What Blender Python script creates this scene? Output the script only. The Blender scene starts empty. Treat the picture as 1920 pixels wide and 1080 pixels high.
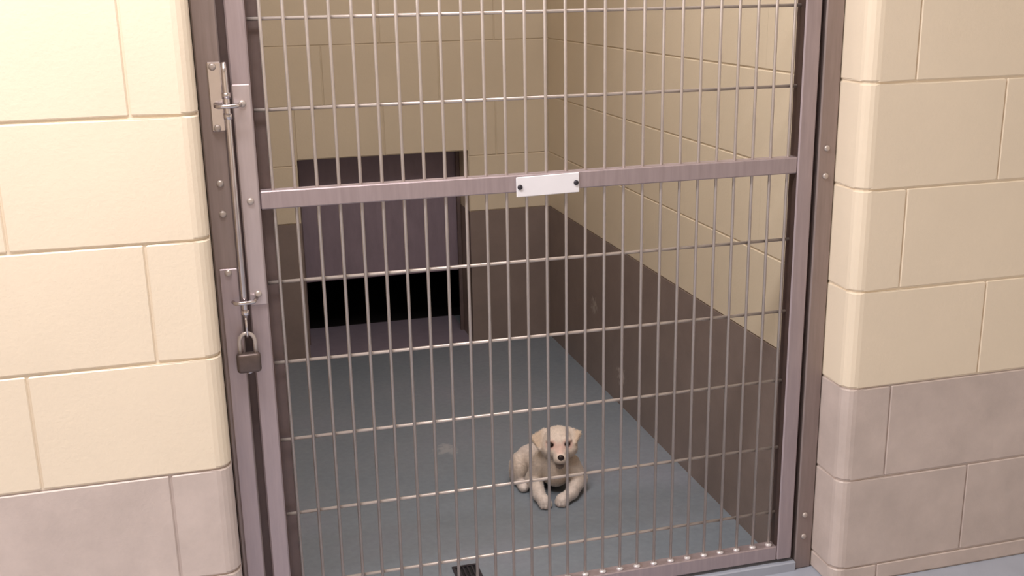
import bpy, bmesh, math, random
import numpy as np
from mathutils import Vector, Matrix

random.seed(4)
scene = bpy.context.scene
C = scene.collection

# ------------------------------------------------------------------ camera
F_PX = 2038.9
cam_d = bpy.data.cameras.new('camera')
cam_d.sensor_width = 36.0
cam_d.lens = F_PX * 36.0 / 1920.0
cam_d.clip_start = 0.05
cam = bpy.data.objects.new('camera', cam_d)
C.objects.link(cam)
RGT = Vector((0.96472085, -0.26266848, -0.01785931))
UPV = Vector((0.08744613, 0.25570758, 0.96279116))
FWD = Vector((0.24832813, 0.93038643, -0.26965577))
CAM = Vector((-0.0598, -1.8949, 1.3036))
m = Matrix((RGT, UPV, -FWD)).transposed().to_4x4()
m.translation = CAM
cam.matrix_world = m
scene.camera = cam

# ------------------------------------------------------------------ light
world = bpy.data.worlds.new('world')
scene.world = world
world.use_nodes = True
world.node_tree.nodes['Background'].inputs[0].default_value = (1.0, 0.90, 0.80, 1)
world.node_tree.nodes['Background'].inputs[1].default_value = 0.6


def area(name, loc, sx, sy, power, col):
    d = bpy.data.lights.new(name, 'AREA')
    d.shape = 'RECTANGLE'
    d.size, d.size_y, d.energy, d.color = sx, sy, power, col
    o = bpy.data.objects.new(name, d)
    C.objects.link(o)
    o.location = loc
    return o


# fluorescent fittings on the corridor ceiling
area('corridor_light', (-0.35, -0.75, 2.50), 1.2, 0.30, 34, (1.0, 0.95, 0.94))
area('corridor_light', (-2.55, -0.75, 2.50), 1.2, 0.30, 42, (1.0, 0.95, 0.94))
# and one inside the kennel, close behind the gate
area('kennel_light', (0.50, 0.14, 2.50), 0.9, 0.22, 12.5, (1.0, 0.95, 0.95))

vs = scene.view_settings
vs.view_transform = 'Standard'
vs.look = 'None'
vs.gamma = 1.0
vs.use_curve_mapping = False
vs.exposure = 0.42


# ------------------------------------------------------------------ helpers
def srgb(r, g, b):
    def f(c):
        c /= 255.0
        return c / 12.92 if c <= 0.04045 else ((c + 0.055) / 1.055) ** 2.4
    return (f(r), f(g), f(b), 1.0)


def tag(o, label=None, cat=None, group=None, kind=None):
    if label: o['label'] = label
    if cat: o['category'] = cat
    if group: o['group'] = group
    if kind: o['kind'] = kind
    return o


def link(name, me, mat, parent=None, loc=(0, 0, 0), rot=(0, 0, 0)):
    o = bpy.data.objects.new(name, me)
    C.objects.link(o)
    if mat is not None and len(me.materials) == 0:
        me.materials.append(mat)
    o.location = loc
    o.rotation_euler = rot
    if parent: o.parent = parent
    return o


def empty(name, loc=(0, 0, 0)):
    o = bpy.data.objects.new(name, None)
    C.objects.link(o)
    o.location = loc
    return o


def bm_mesh(bm, name, smooth=False):
    bmesh.ops.recalc_face_normals(bm, faces=bm.faces[:])
    me = bpy.data.meshes.new(name)
    bm.to_mesh(me)
    bm.free()
    if smooth:
        for p in me.polygons: p.use_smooth = True
    return me


def add_box(bm, lo, hi):
    vs_ = [bm.verts.new((x, y, z)) for z in (lo[2], hi[2]) for y in (lo[1], hi[1]) for x in (lo[0], hi[0])]
    for f in ((0, 1, 3, 2), (4, 6, 7, 5), (0, 4, 5, 1), (2, 3, 7, 6), (0, 2, 6, 4), (1, 5, 7, 3)):
        bm.faces.new([vs_[i] for i in f])


def box_mesh(name, lo, hi, bev=0.0, seg=1):
    bm = bmesh.new()
    add_box(bm, lo, hi)
    if bev > 0:
        bmesh.ops.bevel(bm, geom=bm.edges[:], offset=bev, segments=seg, affect='EDGES', profile=0.5)
    return bm_mesh(bm, name)


def box(name, lo, hi, mat, parent=None, bev=0.0, seg=1):
    """box given in world coordinates; parent (if any) has no rotation"""
    c = [(a + b) / 2 for a, b in zip(lo, hi)]
    me = box_mesh(name, [a - b for a, b in zip(lo, c)], [a - b for a, b in zip(hi, c)], bev, seg)
    pl = parent_world(parent)
    return link(name, me, mat, parent, [a - b for a, b in zip(c, pl)])


def parent_world(p):
    v = Vector((0, 0, 0))
    while p is not None:
        v += p.location
        p = p.parent
    return v


def prism_mesh(name, poly, z0, z1, bev=0.0):
    """plan polygon extruded upward; top and bottom rims chamfered"""
    bm = bmesh.new()
    n = len(poly)
    a = [bm.verts.new((x, y, z0)) for x, y in poly]
    b = [bm.verts.new((x, y, z1)) for x, y in poly]
    for i in range(n):
        bm.faces.new((a[i], a[(i + 1) % n], b[(i + 1) % n], b[i]))
    bm.faces.new(a[::-1]); bm.faces.new(b)
    if bev > 0:
        ed = [e for e in bm.edges if abs(e.verts[0].co.z - e.verts[1].co.z) < 1e-6]
        bmesh.ops.bevel(bm, geom=ed, offset=bev, segments=1, affect='EDGES')
    return bm_mesh(bm, name)


def tube_bm(bm, pts, rads, seg=10, cap=True):
    pts = [Vector(p) for p in pts]
    if not hasattr(rads, '__len__'): rads = [rads] * len(pts)
    rings = []
    up = None
    for i, p in enumerate(pts):
        t = (pts[min(i + 1, len(pts) - 1)] - pts[max(i - 1, 0)]).normalized()
        if up is None:
            up = Vector((0, 0, 1)) if abs(t.z) < 0.9 else Vector((0, 1, 0))
        s = t.cross(up).normalized()
        up = s.cross(t).normalized()
        rings.append([bm.verts.new(p + (s * math.cos(2 * math.pi * k / seg) + up * math.sin(2 * math.pi * k / seg)) * rads[i]) for k in range(seg)])
    for r0, r1 in zip(rings, rings[1:]):
        for k in range(seg):
            bm.faces.new((r0[k], r0[(k + 1) % seg], r1[(k + 1) % seg], r1[k]))
    if cap:
        bm.faces.new(rings[0][::-1]); bm.faces.new(rings[-1])


def tube_mesh(name, pts, rads, seg=10):
    bm = bmesh.new()
    tube_bm(bm, pts, rads, seg)
    me = bm_mesh(bm, name)
    for p in me.polygons:
        p.use_smooth = len(p.vertices) == 4
    return me


def dome_mesh(name, r, h, seg=14):
    """bolt head: low dome whose axis points to -y, base at y = 0"""
    bm = bmesh.new()
    prof = [(r, 0), (r, -h * 0.35), (r * 0.86, -h * 0.7), (r * 0.5, -h * 0.95)]
    rings = [[bm.verts.new((a * math.cos(2 * math.pi * k / seg), y, a * math.sin(2 * math.pi * k / seg))) for k in range(seg)] for a, y in prof]
    for r0, r1 in zip(rings, rings[1:]):
        for k in range(seg):
            bm.faces.new((r0[k], r0[(k + 1) % seg], r1[(k + 1) % seg], r1[k]))
    bm.faces.new(rings[-1]); bm.faces.new(rings[0])
    return bm_mesh(bm, name, True)


# ------------------------------------------------------------------ materials
def new_mat(name):
    mt = bpy.data.materials.new(name)
    mt.use_nodes = True
    nt = mt.node_tree
    return mt, nt, nt.nodes['Principled BSDF']


def noise(nt, scale, detail=4, rough=0.55, vec=None):
    n = nt.nodes.new('ShaderNodeTexNoise')
    n.inputs['Scale'].default_value = scale
    n.inputs['Detail'].default_value = detail
    n.inputs['Roughness'].default_value = rough
    if vec is not None: nt.links.new(vec, n.inputs['Vector'])
    return n.outputs['Fac']


def ramp(nt, fac, stops):
    r = nt.nodes.new('ShaderNodeValToRGB')
    el = r.color_ramp.elements
    while len(el) < len(stops): el.new(0.5)
    for e, (p, c) in zip(el, stops):
        e.position = p
        e.color = c if hasattr(c, '__len__') else (c, c, c, 1)
    nt.links.new(fac, r.inputs['Fac'])
    return r.outputs['Color']


def mix(nt, fac, a, b, mode='MIX'):
    n = nt.nodes.new('ShaderNodeMix')
    n.data_type = 'RGBA'
    n.blend_type = mode
    for sock, val in ((n.inputs['Factor'], fac), (n.inputs['A'], a), (n.inputs['B'], b)):
        pass
    ins = {'f': n.inputs[0], 'a': n.inputs[6], 'b': n.inputs[7]}
    for k, val in (('f', fac), ('a', a), ('b', b)):
        if hasattr(val, 'is_linked'): nt.links.new(val, ins[k])
        else: ins[k].default_value = val
    return n.outputs[2]


def math_n(nt, op, a, b=None):
    n = nt.nodes.new('ShaderNodeMath')
    n.operation = op
    for i, val in enumerate((a, b)):
        if val is None: continue
        if hasattr(val, 'is_linked'): nt.links.new(val, n.inputs[i])
        else: n.inputs[i].default_value = val
    return n.outputs[0]


def bump(nt, bsdf, height, strength, dist=0.002):
    b = nt.nodes.new('ShaderNodeBump')
    b.inputs['Strength'].default_value = strength
    b.inputs['Distance'].default_value = dist
    nt.links.new(height, b.inputs['Height'])
    nt.links.new(b.outputs['Normal'], bsdf.inputs['Normal'])


def pos(nt):
    return nt.nodes.new('ShaderNodeNewGeometry').outputs['Position']


PAINT_Z = 0.5035


def wall_paint(name, upper, lower, rough_up=0.45, rough_lo=0.4, stains=()):
    """block paint, cream above and a darker dado coat below the paint line"""
    mt, nt, b = new_mat(name)
    p = pos(nt)
    sep = nt.nodes.new('ShaderNodeSeparateXYZ')
    nt.links.new(p, sep.inputs[0])
    n1 = noise(nt, 3.0, 5, 0.6, p)
    v = ramp(nt, n1, [(0.3, 0.94), (0.7, 1.0)])
    up = mix(nt, 1.0, upper, v, 'MULTIPLY')
    n2 = noise(nt, 9.0, 6, 0.65, p)
    v2 = ramp(nt, n2, [(0.3, 0.86), (0.7, 1.05)])
    lo = mix(nt, 1.0, lower, v2, 'MULTIPLY')
    for (sx, sy, sz), rad, col, amt in stains:
        d = nt.nodes.new('ShaderNodeVectorMath'); d.operation = 'DISTANCE'
        nt.links.new(p, d.inputs[0]); d.inputs[1].default_value = (sx, sy, sz)
        dd = math_n(nt, 'DIVIDE', d.outputs['Value'], rad)
        wob = math_n(nt, 'MULTIPLY', noise(nt, 55.0, 4, 0.6, p), 1.3)
        dd = math_n(nt, 'ADD', dd, wob)
        f = ramp(nt, dd, [(0.75, amt), (1.0, 0.0)])
        lo = mix(nt, f, lo, col)
    sel = math_n(nt, 'GREATER_THAN', sep.outputs['Z'], PAINT_Z)
    nt.links.new(mix(nt, sel, lo, up), b.inputs['Base Color'])
    rr = nt.nodes.new('ShaderNodeMapRange')
    nt.links.new(sel, rr.inputs[0])
    rr.inputs[3].default_value = rough_lo; rr.inputs[4].default_value = rough_up
    nt.links.new(rr.outputs[0], b.inputs['Roughness'])
    bump(nt, b, noise(nt, 160.0, 4, 0.6, p), 0.25, 0.0015)
    return mt


CREAM = srgb(236, 216, 176)
M = {}
M['front'] = wall_paint('front_block_paint', srgb(240, 225, 203), srgb(205, 190, 183))
M['inner'] = wall_paint('kennel_wall_paint', srgb(221, 206, 182), srgb(138, 122, 115), 0.45, 0.38,
                        stains=(((1.106, 1.404, 0.262), 0.085, srgb(200, 190, 180), 0.45),
                                ((1.106, 1.149, 0.10), 0.095, srgb(215, 200, 195), 0.7)))


def metal(name, col, rough, metallic=0.9, streak=0.06, scale=(1, 1, 1)):
    mt, nt, b = new_mat(name)
    p = pos(nt)
    mp = nt.nodes.new('ShaderNodeMapping')
    mp.inputs['Scale'].default_value = scale
    nt.links.new(p, mp.inputs['Vector'])
    n = noise(nt, 40.0, 5, 0.6, mp.outputs[0])
    v = ramp(nt, n, [(0.3, 1 - streak * 2), (0.7, 1.0)])
    nt.links.new(mix(nt, 1.0, col, v, 'MULTIPLY'), b.inputs['Base Color'])
    b.inputs['Metallic'].default_value = metallic
    r = ramp(nt, n, [(0.3, rough * 0.85), (0.7, rough * 1.2)])
    nt.links.new(r, b.inputs['Roughness'])
    bump(nt, b, n, 0.08, 0.001)
    return mt


M['steel'] = metal('brushed_steel', srgb(182, 167, 171), 0.42, 0.55, 0.08, (3, 3, 0.25))
M['frame'] = metal('frame_steel', srgb(160, 145, 142), 0.45, 0.55, 0.10, (3, 3, 0.25))  # darkened so the colour carries the shade of the recessed jamb
M['wire'] = metal('galvanised_wire', srgb(192, 181, 175), 0.4, 0.5, 0.04)
M['chrome'] = metal('polished_steel', srgb(215, 208, 210), 0.2, 1.0, 0.03)
M['bead'] = metal('weld_metal', srgb(226, 220, 222), 0.35, 0.4, 0.03)
M['hardware'] = metal('plated_steel', srgb(200, 188, 191), 0.34, 0.6, 0.05, (3, 3, 0.25))
M['lock'] = metal('padlock_body', srgb(112, 98, 94), 0.45, 0.6, 0.15)
M['stop'] = metal('dark_stop', srgb(128, 111, 109), 0.5, 0.5, 0.1)
M['panel'] = metal('guillotine_panel', srgb(150, 134, 146), 0.5, 0.2, 0.1, (1, 1, 0.3))
M['drain'] = metal('cast_drain', srgb(70, 66, 74), 0.5, 0.5, 0.2)


def plain(name, col, rough=0.5, var=0.06, scale=30, bmp=0.1):
    mt, nt, b = new_mat(name)
    p = pos(nt)
    n = noise(nt, scale, 5, 0.6, p)
    v = ramp(nt, n, [(0.3, 1 - var * 2), (0.7, 1.0)])
    nt.links.new(mix(nt, 1.0, col, v, 'MULTIPLY'), b.inputs['Base Color'])
    b.inputs['Roughness'].default_value = rough
    bump(nt, b, n, bmp, 0.001)
    return mt


M['plate'] = plain('white_plastic', srgb(240, 238, 244), 0.35, 0.02)
M['ceiling'] = plain('ceiling_paint', srgb(228, 220, 205), 0.7)
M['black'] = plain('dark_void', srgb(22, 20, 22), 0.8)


def floor_mat():
    mt, nt, b = new_mat('kennel_floor_epoxy')
    p = pos(nt)
    n1 = noise(nt, 2.2, 5, 0.6, p)
    c1 = ramp(nt, n1, [(0.3, srgb(127, 137, 147)), (0.5, srgb(133, 141, 150)), (0.7, srgb(139, 143, 154))])
    n2 = noise(nt, 60.0, 4, 0.6, p)
    c2 = mix(nt, 1.0, c1, ramp(nt, n2, [(0.3, 0.9), (0.7, 1.04)]), 'MULTIPLY')
    # pale dried smear
    d = nt.nodes.new('ShaderNodeVectorMath'); d.operation = 'DISTANCE'
    mp = nt.nodes.new('ShaderNodeMapping'); mp.inputs['Scale'].default_value = (1.0, 0.75, 1)
    nt.links.new(p, mp.inputs['Vector'])
    nt.links.new(mp.outputs[0], d.inputs[0]); d.inputs[1].default_value = (0.503, 0.984 * 0.75, 0)
    dd = math_n(nt, 'ADD', math_n(nt, 'DIVIDE', d.outputs['Value'], 0.085), math_n(nt, 'MULTIPLY', noise(nt, 45, 4, 0.6, p), 1.2))
    c3 = mix(nt, ramp(nt, dd, [(0.75, 0.45), (1.0, 0.0)]), c2, srgb(190, 186, 186))
    nt.links.new(c3, b.inputs['Base Color'])
    r = ramp(nt, n1, [(0.3, 0.34), (0.7, 0.48)])
    nt.links.new(r, b.inputs['Roughness'])
    bump(nt, b, n2, 0.12, 0.001)
    return mt


M['floor'] = floor_mat()
M['corridor'] = plain('corridor_floor_paint', srgb(172, 178, 192), 0.45, 0.05, 12)

# ------------------------------------------------------------------ structure
W = 1.03            # clear width between the gate stiles
XL, XR = -0.080, 1.106
D = 1.914           # kennel depth
CH = 0.203          # block course
BL = 0.406          # block length
Z0 = 0.0975         # first bed joint
TOP = Z0 + 12 * CH
GAP = 0.0045
FY = -0.09          # corridor face of the block wall
OL, OR_ = -0.088, 1.114   # gate opening
CF = 0.058          # corridor floor level


def struct(o): return tag(o, kind='structure')


flo = struct(box('floor', (XL - 0.1, 0.03, -0.1), (XR + 0.1, 2.275, 0.0), M['floor']))
flo['label'] = 'smooth grey-blue kennel floor'
cfl = struct(box('floor_corridor', (-4.2, -3.0, -0.1), (3.2, 0.03, CF), M['corridor']))
box('kerb', (-0.0455, -0.006, CF - 0.005), (1.0735, 0.0295, 0.0795), M['corridor'], cfl, 0.002)
cei = struct(box('ceiling', (-4.2, -3.0, TOP + 0.01), (3.2, 3.2, TOP + 0.11), M['ceiling']))
opp = struct(box('wall_corridor', (-4.2, -3.1, -0.1), (3.2, -3.0, TOP + 0.01), M['front']))

block_cache = {}


def block_mesh(length, height, depth, tight=False):
    k = (round(length, 4), round(height, 4), round(depth, 4), tight)
    if k not in block_cache:
        bm = bmesh.new()
        add_box(bm, (-length / 2, 0, -height / 2), (length / 2, depth, height / 2))
        # thickly painted walls show bed joints only: leave their upright edges square
        ed = [e for e in bm.edges if not tight or abs(e.verts[0].co.z - e.verts[1].co.z) < 1e-6 and abs(e.verts[0].co.y - e.verts[1].co.y) < 1e-6]
        bmesh.ops.bevel(bm, geom=ed, offset=0.002, segments=1, affect='EDGES', profile=0.5)
        block_cache[k] = bm_mesh(bm, 'block')
    return block_cache[k]


def courses(z_from, z_to):
    """(bottom, top, parity) for each course between two heights"""
    out = []
    k = -1
    while True:
        a, b = Z0 + k * CH, Z0 + (k + 1) * CH
        if a >= z_to - 1e-4: break
        lo, hi = max(a, z_from), min(b, z_to)
        if hi - lo > 0.02: out.append((lo, hi, k % 2))
        k += 1
    return out


def lay(wall, origin, axis, length, z_from, z_to, phase, mat, depth=0.03, holes=(), GAP=0.0030, VGAP=0.0030):
    """blocks on a straight face. axis: (dx, dy) along the face; block depth runs to its left normal side"""
    ang = math.atan2(axis[1], axis[0])
    for lo, hi, par in courses(z_from, z_to):
        s = -BL + (phase + (BL / 2 if par else 0)) % BL
        while s < length - 1e-4:
            a, b = max(s, 0), min(s + BL, length)
            s += BL
            if b - a < 0.02: continue
            spans = [(a, b)]
            zl, zh = lo, hi
            pieces = [(a, b, lo, hi)]
            for (h0, h1, g0, g1) in holes:
                nxt = []
                for (p0, p1, q0, q1) in pieces:
                    if p1 <= h0 or p0 >= h1 or q1 <= g0 or q0 >= g1:
                        nxt.append((p0, p1, q0, q1)); continue
                    if p0 < h0: nxt.append((p0, h0, q0, q1))
                    if p1 > h1: nxt.append((h1, p1, q0, q1))
                    if q1 > g1: nxt.append((max(p0, h0), min(p1, h1), g1, q1))
                    if q0 < g0: nxt.append((max(p0, h0), min(p1, h1), q0, g0))
                pieces = nxt
            for (p0, p1, q0, q1) in pieces:
                if p1 - p0 < 0.012 or q1 - q0 < 0.012: continue
                me = block_mesh(p1 - p0 - VGAP, q1 - q0 - GAP, depth, VGAP < 0.001)
                c = (p0 + p1) / 2
                loc = (origin[0] + axis[0] * c, origin[1] + axis[1] * c, (q0 + q1) / 2)
                link('block', me, mat, wall, Vector(loc) - wall.location, (0, 0, ang))


REC = 0.0032   # joints sit this far behind the faces
# --- corridor wall either side of the opening, with rounded (bullnose) arrises
BR = 0.026


def front_wall(name, x_edge, x_far, phase):
    sgn = 1 if x_far > x_edge else -1
    # backing
    lo, hi = sorted((x_edge + sgn * REC, x_far))
    bk = [(x_edge + sgn * (REC + BR), FY + REC), (x_far, FY + REC), (x_far, 0.03), (x_edge + sgn * REC, 0.03), (x_edge + sgn * REC, FY + REC + BR)]
    cx, cy = x_edge + sgn * REC, FY + REC
    arc = [(cx + sgn * BR - sgn * BR * math.sin(t), cy + BR - BR * math.cos(t)) for t in (math.radians(70), math.radians(45), math.radians(20))]
    w = link(name, prism_mesh(name, bk + arc, CF, TOP), M['front'])
    struct(w)
    for zl, zh, par in courses(CF, TOP):
        s = x_edge
        first = 0.102 if par == PAR_SHORT else 0.102 + BL / 2
        e = x_edge + sgn * first
        # bullnose end block
        a, b = x_edge, e - sgn * GAP / 2
        arc = [(a + sgn * BR * (1 - math.sin(t)), FY + BR * (1 - math.cos(t))) for t in [math.radians(d) for d in (90, 72, 54, 36, 18, 0)]]
        poly = [(a, 0.03)] + arc + [(b, FY), (b, FY + 0.03), (a + sgn * 0.035, FY + 0.03), (a + sgn * 0.035, 0.03)]
        me = prism_mesh('block', poly, zl + GAP / 2, zh - GAP / 2, 0.0025)
        ob = link('block', me, M['front'], w)
        while abs(e - x_edge) < abs(x_far - x_edge) - 0.01:
            n = e + sgn * BL
            if abs(n - x_edge) > abs(x_far - x_edge): n = x_far
            if abs(n - e) < 0.03: break
            me = block_mesh(abs(n - e) - GAP, zh - zl - GAP, 0.03)
            link('block', me, M['front'], w, ((n + e) / 2, FY, (zl + zh) / 2))
            e = n
    return w


# the course right under the paint line has its joint 10 cm from the arris
PAR_SHORT = int(round((0.3005 - Z0) / CH)) % 2
wl = front_wall('wall_front_left', OL, -1.6, 0)
wr = front_wall('wall_front_right', OR_, 2.6, 0)

# --- kennel back wall with the opening of the guillotine door
HX0, HX1, HZ1 = 0.195, 0.803, 0.727
THK = 0.168
bm = bmesh.new()
add_box(bm, (XL - 0.1, D + REC, 0), (HX0, D + THK, TOP))
add_box(bm, (HX1, D + REC, 0), (XR + 0.1, D + THK, TOP))
add_box(bm, (HX0, D + REC, HZ1), (HX1, D + THK, TOP))
wb = link('wall_back', bm_mesh(bm, 'wall_back'), M['inner'])
struct(wb)
# vertical joints measured at x = .705 in the course 0.909-1.112
par_b = int(round((0.9095 - Z0) / CH)) % 2
ph = (0.705 - XL) - (BL / 2 if par_b else 0)
lay(wb, (XL, D, 0), (1, 0), XR - XL, PAINT_Z, TOP, ph, M['inner'], 0.03, holes=[(HX0 - XL, HX1 - XL, 0.0, HZ1)])
# smooth dado coat on the lower wall
box('dado', (XL, D - 0.0015, 0), (HX0, D + 0.02, PAINT_Z - 0.0005), M['inner'], wb)
box('dado', (HX1, D - 0.0015, 0), (XR, D + 0.02, PAINT_Z - 0.0005), M['inner'], wb)

M['threshold'] = plain('threshold_paint', srgb(140, 129, 142), 0.5, 0.06, 25)
box('threshold', (HX0 + 0.001, D - 0.004, -0.001), (HX1 - 0.001, 2.27, 0.004), M['threshold'], flo)

# --- kennel side walls
for name, xf, sgn in (('wall_right', XR, 1), ('wall_left', XL, -1)):
    lo, hi = sorted((xf + sgn * REC, xf + sgn * 0.1))
    w = struct(link(name, box_mesh(name, (lo, 0.03, 0), (hi, D + REC, TOP)), M['inner']))
    if sgn > 0:
        lay(w, (xf, D, 0), (0, -1), D - 0.03, PAINT_Z, TOP, 0.203, M['inner'], 0.03, (), 0.0026, 0.0004)
    else:
        lay(w, (xf, 0.03, 0), (0, 1), D - 0.03, PAINT_Z, TOP, 0.0, M['inner'], 0.03)
    lo, hi = sorted((xf - sgn * 0.0015, xf + sgn * 0.02))
    box('dado', (lo, 0.03, 0), (hi, D - 0.002, PAINT_Z - 0.0005), M['inner'], w)

# --- outer run behind the guillotine door, its shade put into black colour
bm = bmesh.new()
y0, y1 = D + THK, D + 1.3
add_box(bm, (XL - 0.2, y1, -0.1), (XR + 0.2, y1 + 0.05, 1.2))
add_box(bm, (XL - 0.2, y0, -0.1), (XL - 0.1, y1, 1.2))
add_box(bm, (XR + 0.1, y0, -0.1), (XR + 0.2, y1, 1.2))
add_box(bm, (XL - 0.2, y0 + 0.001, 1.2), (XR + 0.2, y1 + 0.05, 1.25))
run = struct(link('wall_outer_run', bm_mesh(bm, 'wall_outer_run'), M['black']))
of = struct(box('floor_outer_run', (XL - 0.1, 2.275, -0.1), (XR + 0.1, D + 1.3, 0.0), M['black']))  # painted black from where the raised panel's shade begins

# ------------------------------------------------------------------ guillotine door
gd = empty('guillotine_door', (0.5, 2.10, 0.243))
tag(gd, 'grey metal guillotine door half raised in the opening of the back wall', 'door')
box('door_panel', (HX0 + 0.003, 2.088, 0.243), (HX1 - 0.003, 2.100, 0.86), M['panel'], gd, 0.002)
box('bottom_edge', (HX0 + 0.003, 2.084, 0.243), (HX1 - 0.003, 2.088, 0.262), M['panel'], gd, 0.001)
for xa in (HX0 + 0.0005, HX1 - 0.0145):
    box('guide_track', (xa, 2.066, 0.001), (xa + 0.014, 2.080, HZ1 - 0.001), M['stop'], gd, 0.001)

# ------------------------------------------------------------------ gate frame in the opening
gf = empty('gate_frame', (0.5, 0.0, CF))
tag(gf, 'brown-grey steel frame fixed in the block opening around the mesh gate', 'door frame')
FH = 2.10
JD = 0.029


def rel(o, par): return Vector(o) - parent_world(par)


dome = dome_mesh('bolt', 0.0062, 0.005)
dome_s = dome_mesh('rivet', 0.0048, 0.0035)


def bolt(x, y, z, par, mat='chrome', small=False, name='bolt'):
    return link(name, dome_s if small else dome, M[mat], par, rel((x, y, z), par))


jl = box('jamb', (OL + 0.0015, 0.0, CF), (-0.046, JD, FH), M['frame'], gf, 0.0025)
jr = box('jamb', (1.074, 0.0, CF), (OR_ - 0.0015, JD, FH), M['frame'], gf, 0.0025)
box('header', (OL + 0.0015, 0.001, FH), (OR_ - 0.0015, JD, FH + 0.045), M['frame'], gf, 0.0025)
for xa, xb in ((-0.075, 0.022), (1.036, 1.102)):
    box('stop', (xa, 0.0315, CF + 0.001), (xb, 0.045, FH), M['stop'], gf, 0.0015)
# folded channel on the lower part of the latch jamb
box('strike_channel', (-0.079, -0.005, CF + 0.002), (-0.048, 0.0, 0.836), M['steel'], gf, 0.0015)
for z in (0.985, 0.932): bolt(-0.064, 0.0, z, gf, 'wire')
bolt(-0.064, -0.0052, 0.829, gf, 'wire')
for z in (0.981, 0.926, 0.187, 0.136): bolt(1.091, 0.0, z, gf, 'chrome')
# keeper plate with its staple on the jamb
kp = box('keeper_plate', (-0.069, -0.0045, 1.073), (-0.0462, -0.0002, 1.188), M['chrome'], gf, 0.002)
bolt(-0.060, -0.0046, 1.180, kp); bolt(-0.060, -0.0046, 1.079, kp)

# ------------------------------------------------------------------ mesh gate
gt = empty('mesh_gate', (0.5, 0.0, 0.087))
tag(gt, 'tall steel gate of welded vertical and horizontal wires closing the kennel', 'gate')
SD = 0.030
GB, GT = 0.087, 2.06
box('stile', (-0.0325, 0.0, GB), (0.0, SD, GT), M['steel'], gt, 0.0025)
box('stile', (W, 0.0, GB), (W + 0.0345, SD, GT), M['steel'], gt, 0.0025)
box('bottom_rail', (0.0005, 0.002, GB), (W - 0.0005, SD - 0.001, 0.1195), M['steel'], gt, 0.002)
box('top_rail', (0.0005, 0.002, GT - 0.033), (W - 0.0005, SD - 0.001, GT), M['steel'], gt, 0.002)
mr = box('middle_rail', (0.0005, 0.0015, 0.9345), (W - 0.0005, SD - 0.003, 0.9665), M['steel'], gt, 0.002)
M['side_shade'] = metal('dark_side_shade', srgb(88, 70, 66), 0.5, 0.4, 0.1)  # dark brown for the shaded inner sides of the stiles
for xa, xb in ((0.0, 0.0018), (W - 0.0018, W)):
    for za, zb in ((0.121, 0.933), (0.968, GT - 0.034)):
        box('stile_side_shade', (xa, 0.0030, za), (xb, SD - 0.0005, zb), M['side_shade'], gt)  # added strip that paints shade on the stile's inner side
# wires
WR = 0.0030
WY = 0.0125
zlo, zhi = 0.112, GT - 0.02
vmesh = tube_mesh('vertical_wire', [(0, 0, -(zhi - zlo) / 2), (0, 0, (zhi - zlo) / 2)], WR, 10)
bead = bmesh.new()
bmesh.ops.create_icosphere(bead, subdivisions=2, radius=0.0068)
for v_ in bead.verts: v_.co.z *= 0.6; v_.co.x *= 1.15
bead = bm_mesh(bead, 'weld_bead', True)
nw = 27
for k in range(nw):
    x = 0.0235 + k * 0.0381
    link('vertical_wire', vmesh, M['wire'], gt, rel((x, WY, (zlo + zhi) / 2), gt))
    link('weld_bead', bead, M['bead'], gt, rel((x, WY - 0.001, 0.1215), gt))
hm = tube_mesh('horizontal_wire', [(-(W + 0.004) / 2, 0, 0), ((W + 0.004) / 2, 0, 0)], WR * 1.05, 10)
hz = [1.2545 + 0.151 * k for k in range(-1, 6)] + [0.7993 - 0.151 * k for k in range(0, 5)]
for z in hz:
    if z > GT - 0.05: continue
    link('horizontal_wire', hm, M['wire'], gt, rel((W / 2, WY + 0.0055, z), gt))
# white card plate screwed to the middle rail
cp = link('card_plate', box_mesh('card_plate', (-0.0605, -0.003, -0.0185), (0.0605, 0.0, 0.0185), 0.0012), M['plate'], gt, rel((0.518, 0.0008, 0.9455), gt), (0, math.radians(-1.0), 0))
cp['label'] = 'small white blank plate screwed to the middle rail'
for sx in (-0.054, 0.054):
    link('screw', dome_s, M['drain'], cp, (sx, -0.003, 0.0))
# long latch plate on the stile with its bolts
lp = box('latch_plate', (-0.0322, -0.0050, 0.766), (-0.0015, -0.0002, 1.150), M['chrome'], gt, 0.002)
lp.data.materials[0] = M['hardware']
for z in (1.118, 0.952, 0.787): bolt(-0.0165, -0.0051, z, lp)
# sliding rod carried by two staples
rod_x, rod_y = -0.0415, -0.020
rd = link('latch_rod', tube_mesh('latch_rod', [(0, 0, -0.217), (0, 0, -0.2), (0, 0, 0.2), (0, 0, 0.222)], [0.0035, 0.005, 0.005, 0.004], 12), M['chrome'], gt, rel((rod_x, rod_y, 0.966), gt))
for z in (1.117, 0.780):
    s = link('staple', tube_mesh('staple', [(-0.060 - rod_x, 0.0, z - 0.966), (-0.056 - rod_x, -0.012, z - 0.966), (-0.042 - rod_x, -0.0125, z - 0.966), (-0.026 - rod_x, -0.012, z - 0.966), (-0.020 - rod_x, 0.012, z - 0.966)], 0.0036, 8), M['chrome'], rd)
for z in (1.134, 1.100, 0.760):
    link('collar', tube_mesh('collar', [(0, 0, z - 0.966 - 0.005), (0, 0, z - 0.966 + 0.005)], 0.0072, 12), M['chrome'], rd)
# eye at the foot of the rod takes the lock
pts = [(0, 0.0075 * math.sin(t), -0.2330 + 0.0180 * math.cos(t)) for t in [2 * math.pi * i / 16 for i in range(17)]]
link('eye', tube_mesh('eye', pts, 0.0022, 8), M['chrome'], rd)

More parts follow.
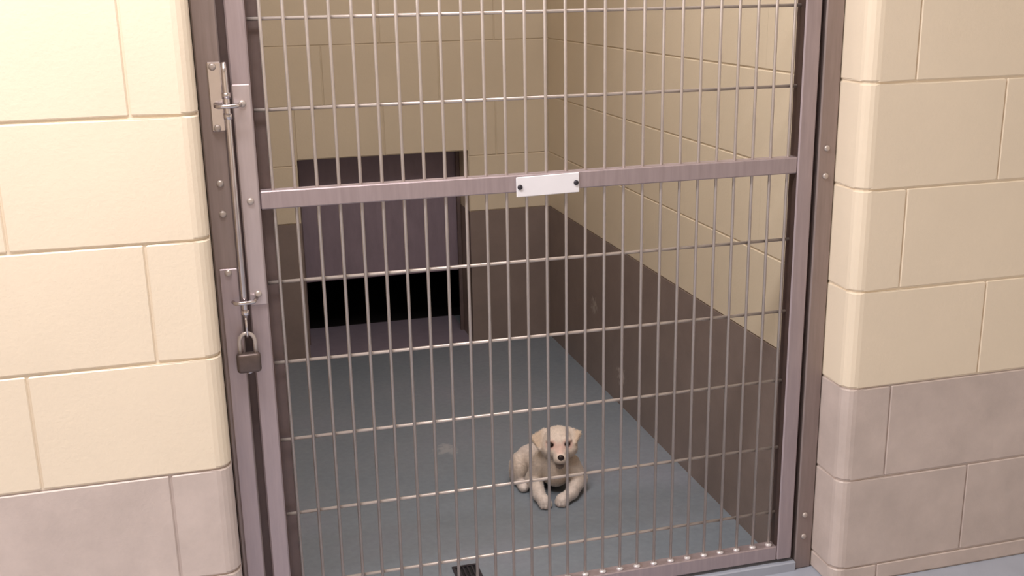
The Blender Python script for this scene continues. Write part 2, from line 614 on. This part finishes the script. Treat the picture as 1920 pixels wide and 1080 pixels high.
# ------------------------------------------------------------------ padlock
pk = empty('padlock', (-0.0425, -0.020, 0.650))
tag(pk, 'brown-grey padlock hanging from the latch rod on the gate', 'padlock')
bm = bmesh.new()
add_box(bm, (-0.021, -0.010, 0.0), (0.021, 0.010, 0.036))
bmesh.ops.bevel(bm, geom=bm.edges[:], offset=0.0065, segments=4, affect='EDGES', profile=0.5)
pb = link('lock_body', bm_mesh(bm, 'lock_body', True), M['lock'], pk)
link('keyway', tube_mesh('keyway', [(0, 0, -0.001), (0, 0, 0.002)], 0.006, 12), M['chrome'], pb)
sp = [(-0.0135, 0, 0.030), (-0.0135, 0, 0.052)] + [(0.0135 * -math.cos(t), 0, 0.055 + 0.0135 * math.sin(t) * 1.25) for t in [math.pi * i / 10 for i in range(11)]] + [(0.0135, 0, 0.052), (0.0135, 0, 0.030)]
link('shackle', tube_mesh('shackle', sp, 0.0036, 10), M['wire'], pk)

# ------------------------------------------------------------------ floor drain
dr = empty('floor_drain', (0.405, 0.292, 0.0))
tag(dr, 'small dark square drain in the kennel floor near the gate', 'drain')
bm = bmesh.new()
o_, i_ = 0.030, 0.023
for a, b in (((-o_, -o_), (o_, -i_)), ((-o_, i_), (o_, o_)), ((-o_, -i_), (-i_, i_)), ((i_, -i_), (o_, i_))):
    add_box(bm, (a[0], a[1], 0.0), (b[0], b[1], 0.004))
link('rim', bm_mesh(bm, 'rim'), M['drain'], dr)
box('pan', (0.405 - i_, 0.292 - i_, 0.0), (0.405 + i_, 0.292 + i_, 0.0008), M['black'], dr)
for k in range(4):
    x = 0.405 - 0.0155 + k * 0.0103
    box('grate_bar', (x - 0.002, 0.292 - i_, 0.001), (x + 0.002, 0.292 + i_, 0.0035), M['drain'], dr)

#PUPPY
# ------------------------------------------------------------------ puppy
# soft union of ellipsoids and tapered capsules, meshed with surface nets
PO = Vector((0.728, 0.645, 0.0))           # floor point under the chest
PF = Vector((-0.31, -0.95, 0)).normalized()   # where it faces
PR = Vector((-PF.y, PF.x, 0))                 # its left, the viewer's right


def smin(a, b, k):
    h = np.clip(0.5 + 0.5 * (b - a) / k, 0, 1)
    return b * (1 - h) + a * h - k * h * (1 - h)


def sd_ell(P, c, rad, axes=None):
    q = P - np.array(c)
    if axes is not None:
        q = q @ np.array(axes).T
    rad = np.array(rad)
    k0 = np.sqrt(((q / rad) ** 2).sum(-1))
    k1 = np.sqrt(((q / rad ** 2) ** 2).sum(-1))
    return k0 * (k0 - 1.0) / np.maximum(k1, 1e-6)


def sd_cap(P, a, b, ra, rb):
    a, b = np.array(a), np.array(b)
    ab = b - a
    t = np.clip(((P - a) @ ab) / (ab @ ab), 0, 1)
    return np.sqrt(((P - a - t[..., None] * ab) ** 2).sum(-1)) - (ra + (rb - ra) * t)


def sd_tri(P, a, b, c):
    a, b, c = (np.array(v, float) for v in (a, b, c))
    n = np.cross(b - a, c - a); n /= np.linalg.norm(n)
    ins = np.ones(P.shape[:-1], bool)
    best = np.full(P.shape[:-1], 1e9)
    for p, q in ((a, b), (b, c), (c, a)):
        e = q - p
        v = P - p
        ins &= (v @ np.cross(n, e)) >= 0
        t = np.clip((v @ e) / (e @ e), 0, 1)
        best = np.minimum(best, np.sqrt(((v - t[..., None] * e) ** 2).sum(-1)))
    return np.where(ins, np.abs((P - a) @ n), best)


def frame_from(d, n):
    d = Vector(d).normalized()
    n = Vector(n)
    n = (n - d * n.dot(d)).normalized()
    w = n.cross(d)
    return [list(d), list(w), list(n)]


HB = np.array((0.009, 0.021, 0.147))       # head centre (right, forward, up)
EYES = ((-0.0095, 0.0545, 0.1510), (0.0325, 0.0525, 0.1520))
NOSE = (0.0160, 0.0880, 0.1290)


def puppy_field(P):
    f = sd_ell(P, (0.000, -0.005, 0.066), (0.044, 0.046, 0.056))              # chest
    f = smin(f, sd_cap(P, (0.0, -0.022, 0.070), (-0.054, -0.066, 0.051), 0.042, 0.038), 0.02)
    f = smin(f, sd_ell(P, (-0.066, -0.070, 0.045), (0.046, 0.046, 0.044)), 0.02)
    # haunches and hind feet
    f = smin(f, sd_ell(P, (-0.097, -0.042, 0.040), (0.027, 0.043, 0.041)), 0.003)
    f = smin(f, sd_ell(P, (-0.020, -0.088, 0.040), (0.036, 0.040, 0.038)), 0.010)
    f = smin(f, sd_cap(P, (-0.106, -0.040, 0.019), (-0.088, 0.004, 0.014), 0.017, 0.0125), 0.008)
    f = smin(f, sd_ell(P, (-0.084, 0.014, 0.012), (0.014, 0.018, 0.012)), 0.006)
    f = smin(f, sd_cap(P, (0.0, -0.115, 0.016), (0.035, -0.075, 0.013), 0.016, 0.013), 0.008)
    # tail curled round the rump
    f = smin(f, sd_cap(P, (-0.080, -0.105, 0.045), (-0.060, -0.135, 0.016), 0.013, 0.010), 0.010)
    f = smin(f, sd_cap(P, (-0.060, -0.135, 0.016), (-0.015, -0.150, 0.010), 0.010, 0.006), 0.006)
    # neck and breast
    f = smin(f, sd_cap(P, (0.0, 0.000, 0.085), (0.007, 0.012, 0.130), 0.040, 0.036), 0.018)
    f = smin(f, sd_ell(P, (0.002, 0.026, 0.062), (0.028, 0.022, 0.036)), 0.016)
    # forelegs: shoulder, elbow, wrist, paw
    for sh, el, wr, pw in (((-0.036, 0.004, 0.074), (-0.056, 0.006, 0.030), (-0.041, 0.078, 0.0195), (-0.027, 0.106, 0.0145)),
                           ((0.038, 0.004, 0.074), (0.062, 0.008, 0.032), (0.044, 0.066, 0.0200), (0.020, 0.094, 0.0145))):
        leg = smin(sd_cap(P, sh, el, 0.026, 0.021), sd_cap(P, el, wr, 0.0195, 0.0145), 0.008)
        d = Vector(pw) - Vector(wr); d.z = 0; d.normalize()
        s = Vector((d.y, -d.x, 0))
        paw = sd_ell(P, pw, (0.018, 0.0155, 0.0145), [[d.x, d.y, 0], [s.x, s.y, 0], [0, 0, 1]])
        leg = smin(leg, sd_cap(P, wr, pw, 0.0145, 0.0135), 0.006)
        leg = smin(leg, paw, 0.006)
        for k, (so, fo) in enumerate(((-0.0105, 0.0090), (-0.0038, 0.0140), (0.0038, 0.0140), (0.0105, 0.0090))):
            t = Vector(pw) + d * fo + s * so
            leg = smin(leg, sd_ell(P, (t.x, t.y, 0.0085), (0.0052, 0.0065, 0.0080), [[s.x, s.y, 0], [d.x, d.y, 0], [0, 0, 1]]), 0.0022)
        f = smin(f, leg, 0.007)
    # head
    h = sd_ell(P, HB, (0.0405, 0.0410, 0.0375))
    h = smin(h, sd_ell(P, (-0.014, 0.036, 0.134), (0.022, 0.024, 0.022)), 0.012)   # cheeks
    h = smin(h, sd_ell(P, (0.036, 0.035, 0.134), (0.022, 0.024, 0.022)), 0.012)
    h = smin(h, sd_cap(P, (0.011, 0.043, 0.135), (0.0145, 0.077, 0.1235), 0.0225, 0.0150), 0.010)
    h = smin(h, sd_ell(P, (0.0075, 0.074, 0.1190), (0.0105, 0.012, 0.0095)), 0.005)   # lips
    h = smin(h, sd_ell(P, (0.0205, 0.073, 0.1190), (0.0105, 0.012, 0.0095)), 0.005)
    h = smin(h, sd_cap(P, (0.011, 0.045, 0.116), (0.0130, 0.071, 0.1030), 0.017, 0.0100), 0.003)  # jaw
    for e in EYES:                                                            # brow and socket
        h = smin(h, sd_ell(P, (e[0], e[1] - 0.004, e[2] + 0.010), (0.011, 0.007, 0.006)), 0.006)
        s = sd_ell(P, (e[0], e[1] + 0.004, e[2]), (0.0072, 0.0060, 0.0052))
        h = -smin(-h, s, 0.003)
    f = smin(f, h, 0.012)
    # ears: thin triangular flaps folding outward and down
    for A_, B_, C_ in (((-0.0264, 0.012, 0.1720), (-0.0590, 0.022, 0.1560), (-0.0385, 0.042, 0.1345)),
                       ((0.0330, 0.012, 0.1765), (0.0640, 0.020, 0.1690), (0.0520, 0.040, 0.1510))):
        f = smin(f, sd_tri(P, A_, B_, C_) - 0.0042, 0.0055)
        In = ((0.006 if A_[0] < 0 else -0.006), -0.004, -0.010)
        f = smin(f, sd_tri(P, A_, tuple(np.array(A_) + np.array(In)), C_) - 0.0040, 0.0050)
    return f


def surface_nets(F, org, h):
    S = F < 0
    nx, ny, nz = F.shape
    acc = np.zeros((nx - 1, ny - 1, nz - 1, 3)); cnt = np.zeros((nx - 1, ny - 1, nz - 1))
    base = np.stack(np.meshgrid(np.arange(nx - 1), np.arange(ny - 1), np.arange(nz - 1), indexing='ij'), -1)
    cor = [(i, j, k) for i in (0, 1) for j in (0, 1) for k in (0, 1)]

    def sub(A, c): return A[c[0]:c[0] + nx - 1, c[1]:c[1] + ny - 1, c[2]:c[2] + nz - 1]
    for a in cor:
        for ax in range(3):
            if a[ax]: continue
            b = list(a); b[ax] = 1
            sa, sb = sub(S, a), sub(S, b)
            mk = sa != sb
            fa, fb = sub(F, a)[mk], sub(F, b)[mk]
            t = fa / (fa - fb)
            p = np.zeros((len(t), 3)) + np.array(a)
            p[:, ax] += t
            acc[mk] += p; cnt[mk] += 1
    mk = cnt > 0
    idx = -np.ones(mk.shape, int)
    idx[mk] = np.arange(mk.sum())
    V = (acc[mk] / cnt[mk][:, None] + base[mk]) * h + org
    Q = []
    for ax in range(3):
        o1, o2 = [(1, 2), (2, 0), (0, 1)][ax]
        s0 = [slice(1, -1)] * 3; s1 = [slice(1, -1)] * 3
        s0[ax] = slice(0, -1); s1[ax] = slice(1, None)
        A, B = S[tuple(s0)], S[tuple(s1)]
        g = np.argwhere(A != B)
        ins = A[A != B]
        g1 = g.copy()
        for d in range(3):
            if d != ax: g1[:, d] += 1
        def cell(d1, d2):
            q = g1.copy(); q[:, o1] += d1; q[:, o2] += d2
            return idx[q[:, 0], q[:, 1], q[:, 2]]
        q = np.stack([cell(-1, -1), cell(0, -1), cell(0, 0), cell(-1, 0)], 1)
        q[~ins] = q[~ins][:, ::-1]
        Q.append(q)
    return V, np.concatenate(Q)


hh = 0.0022
org = np.array((-0.165, -0.185, -0.004))
n3 = (int(0.27 / hh), int(0.325 / hh), int(0.215 / hh))
gx = [org[i] + hh * np.arange(n3[i]) for i in range(3)]
G = np.stack(np.meshgrid(*gx, indexing='ij'), -1)
FLD = puppy_field(G)
FLD = np.maximum(FLD, 0.0005 - G[..., 2])       # flat where it lies on the floor
PV, PQ = surface_nets(FLD, org, hh)
eps = 0.0012
PN = np.stack([puppy_field(PV + np.eye(3)[i] * eps) - puppy_field(PV - np.eye(3)[i] * eps) for i in range(3)], -1)
PN /= np.maximum(np.linalg.norm(PN, axis=1, keepdims=True), 1e-9)


def near(P, c, r0, r1):
    d = np.linalg.norm(P - np.array(c), axis=1)
    return np.clip((r1 - d) / (r1 - r0), 0, 1)


def coat(P):
    """coat colour: cream, paler legs and blaze, pink skin by the eyes and muzzle, tan ears"""
    lin = lambda r, g, b: np.array(srgb(r, g, b)[:3])
    base = np.tile(lin(238, 222, 208), (len(P), 1))

    def blend(c, w):
        w = np.clip(w, 0, 1)[:, None]
        base[:] = base * (1 - w) + lin(*c) * w
    blend((245, 233, 226), np.clip((0.05 - P[:, 2]) / 0.03, 0, 1))
    blend((240, 226, 218), np.clip((-P[:, 1] - 0.02) / 0.05, 0, 1))
    ear = np.clip((np.abs(P[:, 0] - 0.009) - 0.036) / 0.012, 0, 1) * (P[:, 2] > 0.138)
    blend((226, 204, 182), ear)
    for e in EYES:
        blend((212, 158, 146), 0.75 * near(P, e, 0.008, 0.018))
        blend((96, 66, 58), 0.9 * near(P, e, 0.0075, 0.0105))
    blend((222, 176, 164), 0.6 * near(P, (0.012, 0.072, 0.148), 0.010, 0.022))
    blend((206, 184, 168), 0.5 * near(P, (0.0135, 0.080, 0.116), 0.008, 0.020))
    blend((78, 58, 52), 0.85 * np.clip(1 - np.abs(P[:, 2] - 0.1085 - 0.12 * np.abs(P[:, 0] - 0.0125)) / 0.0048, 0, 1) * (P[:, 1] > 0.050))
    blend((104, 82, 74), 0.75 * np.clip((0.1115 - P[:, 2]) / 0.004, 0, 1) * np.clip((P[:, 1] - 0.052) / 0.01, 0, 1) * (P[:, 2] > 0.092) * (np.abs(P[:, 0] - 0.013) < 0.016))  # dark mouth, with the shade under the chin painted in
    blend((196, 160, 150), 0.6 * np.clip((0.008 - P[:, 2]) / 0.006, 0, 1) * (P[:, 1] > 0.105))
    return base


def to_world(P):
    Rm = np.array((PR[:], PF[:], (0, 0, 1)))
    return P @ Rm


def set_col(me, cols):
    at = me.color_attributes.new('coat', 'FLOAT_COLOR', 'POINT')
    at.data.foreach_set('color', np.concatenate([cols, np.ones((len(cols), 1))], 1).astype(np.float32).ravel())


def fur_mat():
    mt, nt, b = new_mat('cream_fur')
    a = nt.nodes.new('ShaderNodeVertexColor'); a.layer_name = 'coat'
    n = noise(nt, 120.0, 4, 0.6, pos(nt))
    nt.links.new(mix(nt, 1.0, a.outputs['Color'], ramp(nt, n, [(0.3, 0.86), (0.7, 1.05)]), 'MULTIPLY'), b.inputs['Base Color'])
    b.inputs['Roughness'].default_value = 0.8
    b.inputs['Sheen Weight'].default_value = 0.25
    bump(nt, b, n, 0.3, 0.002)
    return mt


M['fur'] = fur_mat()
M['nose'] = plain('wet_nose', srgb(52, 40, 38), 0.3)
M['eye'] = plain('dark_eye', srgb(40, 24, 20), 0.08, 0.02, 30, 0.0)

pup = empty('puppy', PO)
tag(pup, 'small cream puppy lying on the kennel floor with its front paws forward', 'dog')
me = bpy.data.meshes.new('body')
me.from_pydata(to_world(PV).tolist(), [], PQ[:, ::-1].tolist())
for p in me.polygons: p.use_smooth = True
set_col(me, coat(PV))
body = link('body', me, M['fur'], pup)

# short coat: thin tapering hairs, combed back from the face and down the body
rng = np.random.default_rng(3)
pick = np.repeat(np.arange(len(PV)), 2)
pick = pick[PV[pick][:, 2] > 0.004]
root = PV[pick] + rng.normal(0, 0.0008, (len(pick), 3))
nr = PN[pick]
comb = np.tile(np.array((-0.15, -0.7, -0.7)), (len(pick), 1))
comb[PV[pick][:, 2] > 0.12] = (0, -0.9, 0.15)
comb += rng.normal(0, 0.35, comb.shape)
tg = comb - nr * (comb * nr).sum(1, keepdims=True)
tg /= np.maximum(np.linalg.norm(tg, axis=1, keepdims=True), 1e-6)
dr_ = nr * 0.45 + tg
dr_ /= np.linalg.norm(dr_, axis=1, keepdims=True)
ln_ = np.full(len(pick), 0.0065)
face = np.linalg.norm(PV[pick] - np.array((0.0115, 0.07, 0.14)), axis=1)
ln_ *= np.clip((face - 0.012) / 0.05, 0.18, 1)
ln_ *= np.where(PV[pick][:, 2] < 0.03, 0.6, 1.0) * rng.uniform(0.7, 1.2, len(pick))
eyed = np.minimum(*[np.linalg.norm(PV[pick] - np.array(e), axis=1) for e in EYES])
keep = (eyed > 0.010) & (np.linalg.norm(PV[pick] - np.array(NOSE), axis=1) > 0.013)
root, nr, dr_, ln_, tg = root[keep], nr[keep], dr_[keep], ln_[keep], tg[keep]
side = np.cross(dr_, nr)
side /= np.maximum(np.linalg.norm(side, axis=1, keepdims=True), 1e-6)
a_ = root - side * 0.00055 - nr * 0.0006
b_ = root + side * 0.00055 - nr * 0.0006
c_ = root + dr_ * ln_[:, None]
c_[:, 2] = np.maximum(c_[:, 2], 0.001)
flip = (np.cross(b_ - a_, c_ - a_) * nr).sum(1) > 0     # the local frame is mirrored
a_[flip], b_[flip] = b_[flip], a_[flip].copy()
HV = np.stack([a_, b_, c_], 1).reshape(-1, 3)
me = bpy.data.meshes.new('coat_fur')
me.from_pydata(to_world(HV).tolist(), [], np.arange(len(HV)).reshape(-1, 3).tolist())
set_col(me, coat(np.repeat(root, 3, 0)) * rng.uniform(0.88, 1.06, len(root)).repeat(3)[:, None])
for p in me.polygons: p.use_smooth = True
me.normals_split_custom_set_from_vertices(to_world(np.repeat(nr, 3, 0)).tolist())
fur = link('coat_fur', me, M['fur'], body)
fur['kind'] = 'stuff'


def w_loc(p): return PR * p[0] + PF * p[1] + Vector((0, 0, p[2]))


bm = bmesh.new()
bmesh.ops.create_uvsphere(bm, u_segments=16, v_segments=10, radius=0.0076)
eye_me = bm_mesh(bm, 'eye', True)
for e in EYES:
    link('eye', eye_me, M['eye'], pup, w_loc((e[0], e[1] - 0.0022, e[2])))
bm = bmesh.new()
bmesh.ops.create_icosphere(bm, subdivisions=3, radius=1.0)
for v_ in bm.verts:
    x, y, z = v_.co
    wd = 0.0088 if z > 0 else 0.0088 * (1 + 0.45 * z)
    v_.co = Vector((x * wd, y * 0.0058, z * 0.0085))
    for sx in (-1, 1):                      # nostrils
        d = Vector((v_.co.x - sx * 0.0042, v_.co.z + 0.0008))
        if v_.co.y > 0 and d.length < 0.0026: v_.co.y -= 0.0022
link('nose', bm_mesh(bm, 'nose', True), M['nose'], pup, w_loc(NOSE), (0, 0, math.atan2(PR.y, PR.x)))
